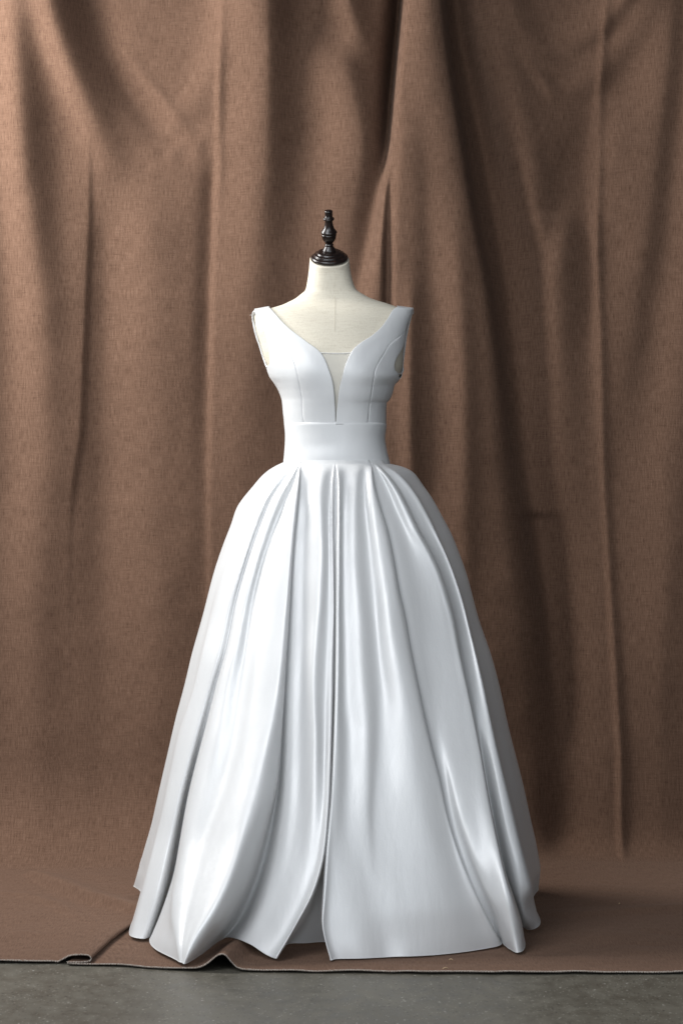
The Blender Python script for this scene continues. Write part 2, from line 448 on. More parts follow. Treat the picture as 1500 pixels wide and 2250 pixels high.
    ridge([(360, 1200), (355, 1500), (350, 1750)], [(1150, 0), (1350, .008), (1600, .006), (1800, 0)], 50, 60)
    ridge([(1230, 1100), (1250, 1400), (1260, 1700)], [(1050, 0), (1300, -.010), (1500, -.010), (1800, 0)], 50, 60)
    # horizontal storage creases
    for v0, u0, u1, a in ((655, 150, 480, .0022), (1112, 20, 470, .0016), (700, 1120, 1300, .002), (325, 320, 460, .002), (1110, 1180, 1330, .0005)):
        H = H + a * np.exp(-((VV - v0 - 6 * np.sin(UU / 60)) / 5) ** 2) * 0.25 * (1 + np.tanh((UU - u0) / 20)) * (1 - np.tanh((UU - u1) / 20))
    fade = interp([(-260, 1), (1400, 1), (1700, .8), (1880, .55)], VV)
    H = H + fade * (.0040 * smooth_noise(H.shape, (16, 14), 1) + .0018 * smooth_noise(H.shape, (46, 40), 2) + .0006 * smooth_noise(H.shape, (130, 110), 3))
    # small crumples where the swags meet
    for (cu, cv, r) in ((395, 315, 60), (1200, 345, 45), (440, 300, 40), (1310, 380, 50), (470, 330, 40)):
        H = H + .0035 * np.exp(-((UU - cu) ** 2 + (VV - cv) ** 2) / r ** 2) * smooth_noise(H.shape, (110, 110), 50 + cu)
    H = gsmooth(gsmooth(H, 0.7, 0), 1.5, 1)
    X = (UU - 750) / PPM; Z = CAM_H + (1125 - VV) / PPM
    wall = np.stack([X, WALL_Y - H, Z], -1)
    Hb = H[:, -1]; x = X[:, 0]; zb = Z[0, -1]
    # cove
    na = 48
    ang = np.linspace(0, math.pi / 2, na + 1)[1:]
    yc = WALL_Y - Hb
    pe = interp([(-1.3, 2.3), (-.6, 2.4), (.1, 3.5), (.5, 5.5), (.85, 6.5), (1.4, 6)], x)[:, None]
    cove = np.stack([np.repeat(x[:, None], na, 1), yc[:, None] - COVE * (1 - np.maximum(np.cos(ang), 0)[None] ** (2 / pe)), zb - zb * np.sin(ang)[None] ** (2 / pe)], -1)
    # floor part
    edge_y = interp([(-2, -.475), (-.75, -.482), (-.6, -.487), (-.5, -.500), (-.3, -.566), (-.13, -.580), (0, -.585), (.3, -.598), (.7, -.596), (2, -.59)], x)
    edge_y = edge_y + .002 * np.sin(x * 31) + .0015 * np.sin(x * 57 + 1)
    nf = 330
    tfl = np.linspace(0, 1, nf + 1)[1:]
    y0 = cove[:, -1, 1]
    Y = y0[:, None] + (edge_y - y0)[:, None] * tfl[None]
    Xf = np.repeat(x[:, None], nf, 1).copy()
    h = np.zeros_like(Y)
    def fridge(pix, amp, wl, wr, z=0.012):
        """fold on the floor along photo points; wl/wr widths (m) to its left/right"""
        P = np.array([[(u - 750) * (CAM_D + floor_y(v, z)) / FPX, floor_y(v, z)] for u, v in pix])
        best = np.full(Y.shape, 1e9); side = np.zeros_like(Y); along = np.zeros_like(Y)
        L = np.concatenate([[0], np.cumsum(np.linalg.norm(np.diff(P, axis=0), axis=1))])
        for i in range(len(P) - 1):
            a, b = P[i], P[i + 1]; ab = b - a; l2 = ab @ ab
            t = np.clip(((Xf - a[0]) * ab[0] + (Y - a[1]) * ab[1]) / l2, 0, 1)
            dx = Xf - a[0] - t * ab[0]; dy = Y - a[1] - t * ab[1]
            d = np.hypot(dx, dy); s = ab[0] * dy - ab[1] * dx
            k = d < best
            best = np.where(k, d, best); side = np.where(k, s, side); along = np.where(k, (L[i] + t * (L[i+1] - L[i])) / L[-1], along)
        a = interp(amp, along)
        w = np.where(side > 0, wl, wr)
        return a * np.exp(-(best / w) ** 2)
    # roll at the front edge running back under the gown, and the fold that meets it
    h += fridge([(10, 1893), (60, 1912), (110, 1938), (200, 1976), (298, 1998), (340, 2005)], [(0, 0), (.15, .010), (.4, .021), (.7, .024), (1, .014)], .060, .016)
    h += fridge([(230, 1985), (300, 1965), (380, 1950)], [(0, 0), (.5, .006), (1, 0)], .03, .03)
    h += fridge([(20, 2022), (100, 1998), (170, 1990)], [(0, .002), (.5, .005), (1, 0)], .05, .03)
    h += fridge([(235, 2070), (270, 2052), (300, 2050)], [(0, .002), (.5, .010), (1, .006)], .018, .02)
    h += fridge([(0, 1955), (60, 1962), (130, 1985), (190, 2020)], [(0, .004), (.5, .009), (1, 0)], .03, .018)
    h += fridge([(-20, 2060), (50, 2045), (120, 2050)], [(0, .004), (.5, .006), (1, 0)], .03, .025)
    h += fridge([(215, 2096), (255, 2068), (300, 2046), (330, 2040)], [(0, .002), (.5, .009), (1, .006)], .02, .016)
    # hump at the front edge
    h += fridge([(478, 2150), (490, 2120), (527, 2085), (560, 2055)], [(0, .031), (.4, .030), (.75, .030), (1, 0)], .030, .020)
    # right: long low ripple and crease lines
    h += fridge([(1180, 1998), (1260, 2003), (1350, 1998), (1500, 1988), (1650, 1985)], [(0, .002), (.3, .007), (.7, .009), (1, .009)], .05, .03)
    h += fridge([(1330, 1870), (1375, 1892), (1420, 1915)], [(0, .006), (.5, .006), (1, 0)], .02, .03, 0)
    h += fridge([(1190, 2060), (1350, 2045), (1500, 2035)], [(0, 0), (.5, .003), (1, .002)], .08, .05)
    h += .0022 * np.abs(smooth_noise(h.shape, (30, 22), 11)) + .0006 * smooth_noise(h.shape, (120, 90), 12) + .0006
    h *= np.clip(tfl / 0.05, 0, 1)[None]
    # lift of the very edge here and there
    h += np.clip((tfl - .985) / .015, 0, 1)[None] * (.0004 + .0003 * np.sin(x * 19))[:, None]
    h = np.maximum(h, 0.0) + 0.0035
    base0 = cove[:, -1, 2]
    h = gsmooth(h, 0.7, 0)
    Hf = h * np.clip(tfl * 40, 0, 1)[None] + 0.0035 * (1 - np.clip(tfl * 40, 0, 1))[None]
    cove[:, :, 2] = np.maximum(cove[:, :, 2], 0.0035)
    # the left layer is turned over the right one in a flat roll that runs back under the gown
    Pr = np.array([[(u - 750) * (CAM_D + floor_y(v, .012)) / FPX, floor_y(v, .012)] for u, v in [(176, 2145), (188, 2112), (236, 2066), (294, 2022), (350, 1985)]])
    xr = np.interp(Y, Pr[:, 1], Pr[:, 0]); dxr = Xf - xr
    K = np.array([(-.070, -.070, 0), (-.050, -.062, .001), (-.036, -.050, .007), (-.022, -.034, .0145), (-.010, -.012, .0165), (0, .002, .0155), (.007, .008, .0095), (.013, .003, .0040),
                  (.020, -.016, .0030), (.027, -.036, .0040), (.031, -.040, .0028), (.036, -.030, .0012), (.045, -.004, .0008), (.056, .034, .0008), (.070, .070, 0)])
    wr_ = interp([(-.7, 1), (-.24, 1), (-.12, .75), (.0, 0), (1, 0)], Y) * (np.abs(dxr) < .0699)
    Xn = Xf + wr_ * (pchip(K[:, 0], K[:, 1], np.clip(dxr, -.07, .07)) - dxr)
    Hf = Hf * (1 - wr_ * np.clip((.07 - np.abs(dxr)) / .02, 0, 1)) + wr_ * (np.clip((.07 - np.abs(dxr)) / .02, 0, 1) * .0035 + pchip(K[:, 0], K[:, 2], np.clip(dxr, -.07, .07)))
    flo = np.stack([Xn, Y, Hf], -1)
    # the left layer leans over the right one along the roll
    G = np.concatenate([wall, cove, flo], 1)
    seg = np.linalg.norm(np.diff(G[:, :, 1:], axis=1), axis=2).mean(0)
    s = np.concatenate([[0], np.cumsum(seg)])
    uvs = np.stack([np.repeat(x[:, None], G.shape[1], 1), np.repeat(s[None], len(x), 0)], -1)
    c = grid_mesh('cloth', G, M_LINEN, None, uv=uvs)
    keep(c, root)
    # overlock stitches along the raw edge
    E = G[:, -1]
    D = np.concatenate([[0], np.cumsum(np.linalg.norm(np.diff(E, axis=0), axis=1))])
    n = int(D[-1] / 0.0031)
    q = np.linspace(0, D[-1], n)
    e = np.stack([np.interp(q, D, E[:, k]) for k in range(3)], -1)
    ok = np.abs(e[:, 0]) < 0.82
    e = e[ok]
    verts = []; faces = []
    for i, p in enumerate(e):
        r1 = 0.0009 * random.uniform(.8, 1.25); sk = random.uniform(.0002, .0014)
        ln = random.uniform(.0016, .0026)
        a = p + np.array([-sk, ln, .0014]); b2 = p + np.array([sk, -.0008, .0012]); c2 = p + np.array([sk * .6, -.0008, -.0010])
        k = len(verts)
        for v in (a, b2, c2):
            for dx, dz in ((-r1, 0), (0, r1 * .8), (r1, 0), (0, -r1 * .6)):
                verts.append(v + np.array([dx, -dz * .5, dz]))
        for s0 in (0, 4):
            for j in range(4):
                faces.append((k + s0 + j, k + s0 + (j + 1) % 4, k + s0 + 4 + (j + 1) % 4, k + s0 + 4 + j))
        faces.append((k + 3, k + 2, k + 1, k)); faces.append((k + 8, k + 9, k + 10, k + 11))
    st = mesh_from('edge_stitching', verts, faces, M_THREAD)
    st['kind'] = 'stuff'; st['label'] = 'pale overlock stitches along the raw front edge'
    keep(st, root)
    return root
build_backdrop()

# ------------------------------------------------------------------ dress form
YF = [(575, -.050), (600, -.047), (637, -.047), (658, -.050), (668, -.055), (676, -.061), (683, -.067), (692, -.074), (710, -.085), (740, -.100), (780, -.116), (820, -.122), (860, -.116), (900, -.104), (933, -.097), (975, -.094), (1018, -.098), (1080, -.115)]
YB = [(575, .032), (600, .042), (637, .058), (658, .068), (683, .080), (710, .09), (780, .10), (900, .090), (975, .085), (1018, .09), (1080, .11)]
DL = [(670, 556), (691, 555), (715, 559), (756, 570), (791, 580), (812, 587), (827, 593), (843, 604), (859, 613), (879, 620), (907, 623), (933, 626), (960, 628), (1008, 625), (1022, 623)]
DR = [(670, 907), (690, 904), (717, 897), (743, 892), (768, 889), (803, 885), (823, 883), (847, 866), (864, 861), (877, 855), (885, 849), (907, 847), (933, 847), (962, 844), (990, 848), (1018, 855)]
BL = [(562, 682), (600, 678), (620, 675), (637, 671), (648, 659), (657, 647), (664, 633), (670, 620), (676, 600), (681, 580), (688, 566), (697, 559.5), (715, 561), (756, 572), (791, 582.5), (812, 592), (843, 609), (879, 625), (933, 631), (975, 632), (1018, 628), (1080, 608)]
BR = [(562, 765), (600, 770), (620, 775), (637, 783), (648, 800), (655, 813), (661, 830), (667, 850), (675, 872), (681, 886), (688, 893), (697, 896), (717, 893), (743, 889), (768, 886), (803, 884), (826, 877), (843, 863), (879, 850), (933, 842), (975, 840), (1018, 848), (1080, 870)]

def front_y(px, py, left, right, inset=0.0, bust=1.0, p=2.25):
    px = np.asarray(px, float); py = np.asarray(py, float)
    l = interp(left, py); r = interp(right, py)
    s = np.clip((px - (l + r) / 2) / ((r - l) / 2), -1, 1)
    yf = interp(YF, py) + inset
    y = yf * (1 - np.abs(s) ** p) ** (1 / 2.0)
    b = np.exp(-(((px - 674) / 44) ** 2 + ((py - 812) / 46) ** 2)) + np.exp(-(((px - 798) / 44) ** 2 + ((py - 812) / 46) ** 2))
    return y - bust * 0.008 * b

def build_form():
    root = empty('dress_form', (-.014, 0, 0), 'cream linen dress form with a dark turned wooden finial on its neck', 'dress form')
    rows = np.concatenate([np.linspace(574, 640, 30), np.linspace(642, 700, 50), np.linspace(703, 1085, 90)])
    n = 96
    th = np.linspace(0, 2 * math.pi, n, endpoint=False)
    G = np.zeros((n, len(rows), 3))
    for j, py in enumerate(rows):
        l = float(interp(BL, np.array([py]))[0]); r = float(interp(BR, np.array([py]))[0])
        cx, hw = (l + r) / 2, (r - l) / 2
        yf = float(interp(YF, np.array([py]))[0]) + .004; yb = float(interp(YB, np.array([py]))[0])
        c, s = np.cos(th), np.sin(th)
        ex = 2 / 2.25
        px = cx + hw * np.sign(c) * np.abs(c) ** ex
        y = np.where(s < 0, yf, yb) * np.abs(s) ** 0.95
        front = s < 0
        y = np.where(front, front_y(px, np.full(n, py), [(0, l), (3000, l)], [(0, r), (3000, r)], .004), y)
        z = CAM_H - (py - 1125) / 1000.0
        # the neck leans forward and its top is cut on a slant
        k = np.clip((640 - py) / 66, 0, 1)
        y = y - .004 * k
        G[:, j, 0] = (px - 750) * (CAM_D + 0 * y) / FPX
        G[:, j, 1] = y
        G[:, j, 2] = z + k ** 1.5 * math.tan(math.radians(27)) * (y + .012)
    ring = G[:, 0].copy(); cen = ring.mean(0)
    cap = np.stack([cen + (ring - cen) * f for f in (0.02, .5, .9)], 1)
    G = np.concatenate([cap, G], 1)
    t = grid_mesh('torso', G, M_FORM, None, closed_u=True, flip=False); keep(t, root)
    # centre front seam
    pys = np.linspace(655, 735, 40)
    pxs = interp([(640, 736.5), (700, 736), (770, 735), (812, 735)], pys)
    y = front_y(pxs, pys, BL, BR, .004) - .0002
    P = np.stack([(pxs - 750) / 1000.0, y, CAM_H - (pys - 1125) / 1000.0], -1)
    keep(tube('centre_seam', P, .0003, M_SEAM, None, 6), root)
    # finial
    tilt = math.radians(26)
    ax = np.array([0, -math.sin(tilt), math.cos(tilt)])
    fin = bpy.data.objects.new('finial', None)
    base = cen + ax * 0.001
    base[0] = (723.5 - 750) / 1000.0
    Mx = Matrix.Translation(Vector(base)) @ Matrix.Rotation(tilt, 4, 'X') @ Matrix.Rotation(math.radians(-0.8), 4, 'Y')
    k = .001
    disc = [(.1, 0), (38.5, 0), (40.5, 1.5), (41, 4), (40.2, 7), (37, 9), (34.5, 9.4), (34, 10.5), (34, 12), (32.5, 13.6), (29, 14.2), (27.6, 15), (27.2, 16.6), (25.5, 18), (21, 18.6), (16, 19), (.1, 19)]
    d = lathe('finial_base', [(r * k, h * k) for r, h in disc], Mx, M_WOOD, None, 64); keep(d, root)
    prof = [(15, 18.5), (14.8, 21), (14.2, 24), (12.2, 27), (10.6, 29.5), (10.2, 31), (8.8, 32.2), (8.6, 34), (9.6, 35), (9.6, 36.2), (8.2, 37.4), (8.0, 39.5), (9.3, 42), (12, 45.5), (14.4, 50), (15.6, 55), (16.1, 59.5), (16.3, 61.5), (15.4, 62), (15.6, 63), (17.2, 64.3), (17.6, 66.2), (17.0, 68.4), (15.6, 70.5), (12.8, 74), (10.6, 79), (9.2, 85), (8.4, 91), (8.2, 94), (8.6, 95.5), (11.4, 97), (12.2, 99.2), (11.6, 101.2), (9.4, 102.6), (8.4, 103.4), (8.4, 112), (8.5, 117), (8.1, 119.2), (7.0, 120), (.1, 120.2)]
    kn = lathe('finial_knob', [(r * k, (18 + (h - 18) * .93) * k) for r, h in prof], Mx, M_WOOD, None, 48)
    keep(kn, root)
    # stand inside the gown
    Z = Matrix.Translation(Vector((-.014, 0, 0)))
    keep(lathe('stand_pole', [(.001, .03), (.014, .03), (.014, .98), (.001, .98)], Z, M_METAL, None, 24), root)
    keep(lathe('stand_base', [(.001, .006), (.13, .006), (.135, .012), (.13, .02), (.03, .034), (.001, .034)], Z, M_METAL, None, 40), root)
    return root
build_form()

# ------------------------------------------------------------------ wedding dress
def curve_t(pts, n):
    """resample a pixel polyline smoothly at n points by length"""
    p = np.asarray(pts, float)
    L = np.concatenate([[0], np.cumsum(np.linalg.norm(np.diff(p, axis=0), axis=1))])
    q = np.linspace(0, L[-1], n)
    return np.stack([pchip(L, p[:, 0], q), pchip(L, p[:, 1], q)], -1)

def solid(o, th, off=1.0):
    m = o.modifiers.new('thickness', 'SOLIDIFY'); m.thickness = th; m.offset = off
    return o

def build_bodice(root):
    nv, nu = 110, 40
    def panel(name, left, right, off=.004, label=None, edge=(1, 1), mat=M_BODICE):
        A = curve_t(left, nv); B = curve_t(right, nv)
        u = np.linspace(0, 1, nu)[:, None, None]
        P = A[None] * (1 - u) + B[None] * u
        px, py = P[..., 0], P[..., 1]
        y = front_y(px, py, DL, DR)
        wd = np.linalg.norm(B - A, axis=1)[None]
        dl = u[..., 0] * wd; dr = (1 - u[..., 0]) * wd
        o = off - .0007 * (edge[0] * np.exp(-(dl / 1.7) ** 2) + edge[1] * np.exp(-(dr / 1.7) ** 2))
        s = smooth_noise(px.shape, (4, 9), hash(name) % 97 + int(px.mean())) * .0008
        y = y - o - s
        G = W(px, py, y)
        ob = grid_mesh(name, G, mat, None)
        if label: ob['label'] = label
        solid(ob, .0014, -1.0)
        keep(ob, root)
        return ob
    neckL = [(592, 676), (604, 689), (620, 707), (639, 725), (660, 741), (680, 756), (697, 768), (705, 776), (713, 789), (721, 809), (729, 833), (733, 856), (735, 880), (736.3, 907), (736.8, 933)]
    neckR = [(872, 675), (864, 680), (851, 700), (836, 720), (815, 739), (793, 753), (776, 768), (767, 783), (757, 807), (751, 831), (745.5, 853), (741.5, 887), (739.2, 907), (737.6, 933)]
    prL = [(580, 722), (597, 741), (613, 757), (631, 771), (641, 784), (649, 804), (655, 827), (660, 853), (664, 880), (667, 920), (668, 933)]
    prR = [(890, 728), (875, 740), (856, 756), (843, 776), (832, 795), (824, 812), (820, 831), (817, 848), (814, 873), (810, 900), (806, 933)]
    panel('bodice_front', [(560, 682), (563, 690), (573, 704)] + prL, neckL, edge=(1, .2))
    panel('bodice_front', neckR, [(907, 680), (900, 696), (893, 717)] + prR, edge=(.2, 1))
    panel('bodice_side', [(580, 722), (589, 753), (593, 780), (594, 797), (588, 811), (593, 827), (604, 843), (613, 859), (620, 879), (623, 907), (626, 936)], prL, edge=(0, 1))
    panel('bodice_side', prR, [(890, 728), (888, 743), (886, 757), (879, 771), (868, 791), (865, 804), (866, 812), (874, 822), (876, 832), (865, 847), (861, 864), (855, 877), (848, 886), (847, 907), (847, 939)], edge=(1, 0))
    # illusion net insert with a bound top edge
    rows = np.linspace(775, 930, 60)
    l = interp([(b, a) for a, b in neckL], rows) - 1.5; r = interp([(b, a) for a, b in neckR[1:]], rows) + 1.5
    u = np.linspace(0, 1, 14)[:, None]
    px = l[None] * (1 - u) + r[None] * u; py = np.repeat(rows[None], 14, 0) + 1.2 * np.sin(u * math.pi) * np.linspace(1, 0, 60)[None]
    net = grid_mesh('net_insert', W(px, py, front_y(px, py, DL, DR) - .0012), M_NET, None)
    net['label'] = 'sheer net insert in the plunging neckline'
    keep(net, root)
    px = np.linspace(703, 774, 30); py = 775 + 1.2 * np.sin(np.linspace(0, math.pi, 30))
    e = tube('net_edge', W(px, py, front_y(px, py, DL, DR) - .0022), .0010, M_WHITE_THREAD, None, 6)
    keep(e, root)
    # back: half tube behind, open round the arms
    rows = np.concatenate([np.linspace(690, 812, 40), np.linspace(816, 936, 40)])
    n = 80
    th = np.linspace(0, math.pi, n)
    G = np.zeros((n, len(rows), 3))
    lb = interp(DL, rows); rb = interp(DR, rows)
    yb = interp(YB, rows) + .005
    ys = interp([(690, .018), (750, .020), (790, .012), (812, .002), (940, 0)], rows)
    for j in range(len(rows)):
        c, s = np.cos(th), np.sin(th)
        px = (lb[j] + rb[j]) / 2 - (rb[j] - lb[j]) / 2 * np.sign(c) * np.abs(c) ** .9
        y = ys[j] + (yb[j] - ys[j]) * s ** .85
        G[:, j] = W(px, np.full(n, rows[j]), y)
    b = grid_mesh('bodice_back', G, M_BODICE, None); solid(b, .0014, 0); keep(b, root)
    # shoulder straps carried over to the back
    for pts, nm in ((((560, 682), (592, 676)), 'L'), (((872, 675), (907, 680)), 'R')):
        n = 14; m = 14
        u = np.linspace(0, 1, n)
        px = pts[0][0] + (pts[1][0] - pts[0][0]) * u; py = pts[0][1] + (pts[1][1] - pts[0][1]) * u
        y0 = front_y(px, py, DL, DR) - .004
        G = np.zeros((n, m, 3))
        for j, t in enumerate(np.linspace(0, 1, m)):
            outw = (1 - u if nm == 'L' else u)
            G[:, j] = W(px - (1.2 * outw * math.sin(t * math.pi * .5)) * (1 if nm == 'L' else -1), py - 3.2 * math.sin(t * math.pi * .62) + 16 * max(0, t - .55) ** 1.2 * 2.2, y0 + t * (.05 + .03 * (1 - outw)))
        o = grid_mesh('strap', G, M_BODICE, None); solid(o, .0016, 0); keep(o, root)
    # rolled armhole edges at the back of each arm
    for nm, pts, yy in (('L', [(561, 682), (556, 688), (555, 698), (557.5, 715), (563, 738), (570, 758), (576, 778), (581, 793), (587, 806), (593, 806)], [0, .01, .018, .022, .022, .02, .017, .012, 0, -.03]),
                        ('R', [(906, 681), (901, 700), (896, 720), (891, 745), (888, 768), (885, 787), (883.5, 803), (885, 812), (880, 821), (872, 821)], [0, .01, .018, .022, .022, .02, .015, .006, -.01, -.035])):
        p = np.array(pts); q = np.linspace(0, len(p) - 1, 60)
        xx = pchip(np.arange(len(p)), p[:, 0], q); yy_ = pchip(np.arange(len(p)), p[:, 1], q); dd = pchip(np.arange(len(p)), np.array(yy), q)
        keep(tube('armhole_edge', W(xx, yy_, dd), .0020, M_BODICE, None, 8), root)
    # waistband, closed all round
    rows = np.linspace(931, 1020, 40)
    n = 140
    th = np.linspace(0, 2 * math.pi, n, endpoint=False)
    G = np.zeros((n, len(rows), 3))
    lb = interp(DL, rows) - 1.0; rb = interp(DR, rows) + 1.0
    for j, py in enumerate(rows):
        c, s = np.cos(th), np.sin(th)
        px = (lb[j] + rb[j]) / 2 + (rb[j] - lb[j]) / 2 * np.sign(c) * np.abs(c) ** .889
        yf = float(interp(YF, np.array([py]))[0]); yb = float(interp(YB, np.array([py]))[0])
        y = np.where(s < 0, yf * np.sqrt(np.maximum(0, 1 - np.abs((px - (lb[j]+rb[j])/2) / ((rb[j]-lb[j])/2)) ** 2.25)) - .0055, yb * np.abs(s) ** .9 + .004)
        e = .0022 * math.exp(-((py - 931) / 2.0) ** 2) + .0030 * math.exp(-((1020 - py) / 2.5) ** 2)
        y = y + np.where(s < 0, e, -e)
        pyr = py + 1.5 * np.cos(th * 3 + 1) * 0.4
        G[:, j] = np.stack([(px - 750) / 1000., y, CAM_H - (pyr - 1125) / 1000. + 0 * y], -1)
    nz = smooth_noise((n, len(rows)), (18, 5), 31) * .0008
    G[:, :, 1] += nz
    wb = grid_mesh('waistband', G, M_BODICE, None, closed_u=True); solid(wb, .0014, 0); keep(wb, root)
    # a loose thread at the left strap
    keep(tube('loose_thread', W([549, 551, 553, 556], [692.5, 692, 692.6, 692], [0, 0, 0, .01]), .00035, M_WHITE_THREAD, None, 5), root)

SIL_L = [(626, 1014), (611, 1020), (585, 1036), (554, 1070), (534, 1094), (520, 1115), (507, 1154), (496, 1182), (472, 1250), (443, 1360), (421, 1438), (404, 1508), (382, 1592), (362, 1676), (343, 1757), (333, 1803), (311, 1881), (293, 1947)]
SIL_R = [(853, 1018), (874, 1021), (893, 1028), (907, 1036), (926, 1062), (950, 1096), (972, 1137), (991, 1173), (1008, 1216), (1025, 1264), (1051, 1360), (1080, 1450), (1098, 1522), (1116, 1612), (1137, 1702), (1155, 1792), (1171, 1882), (1176, 1932), (1172, 1968)]

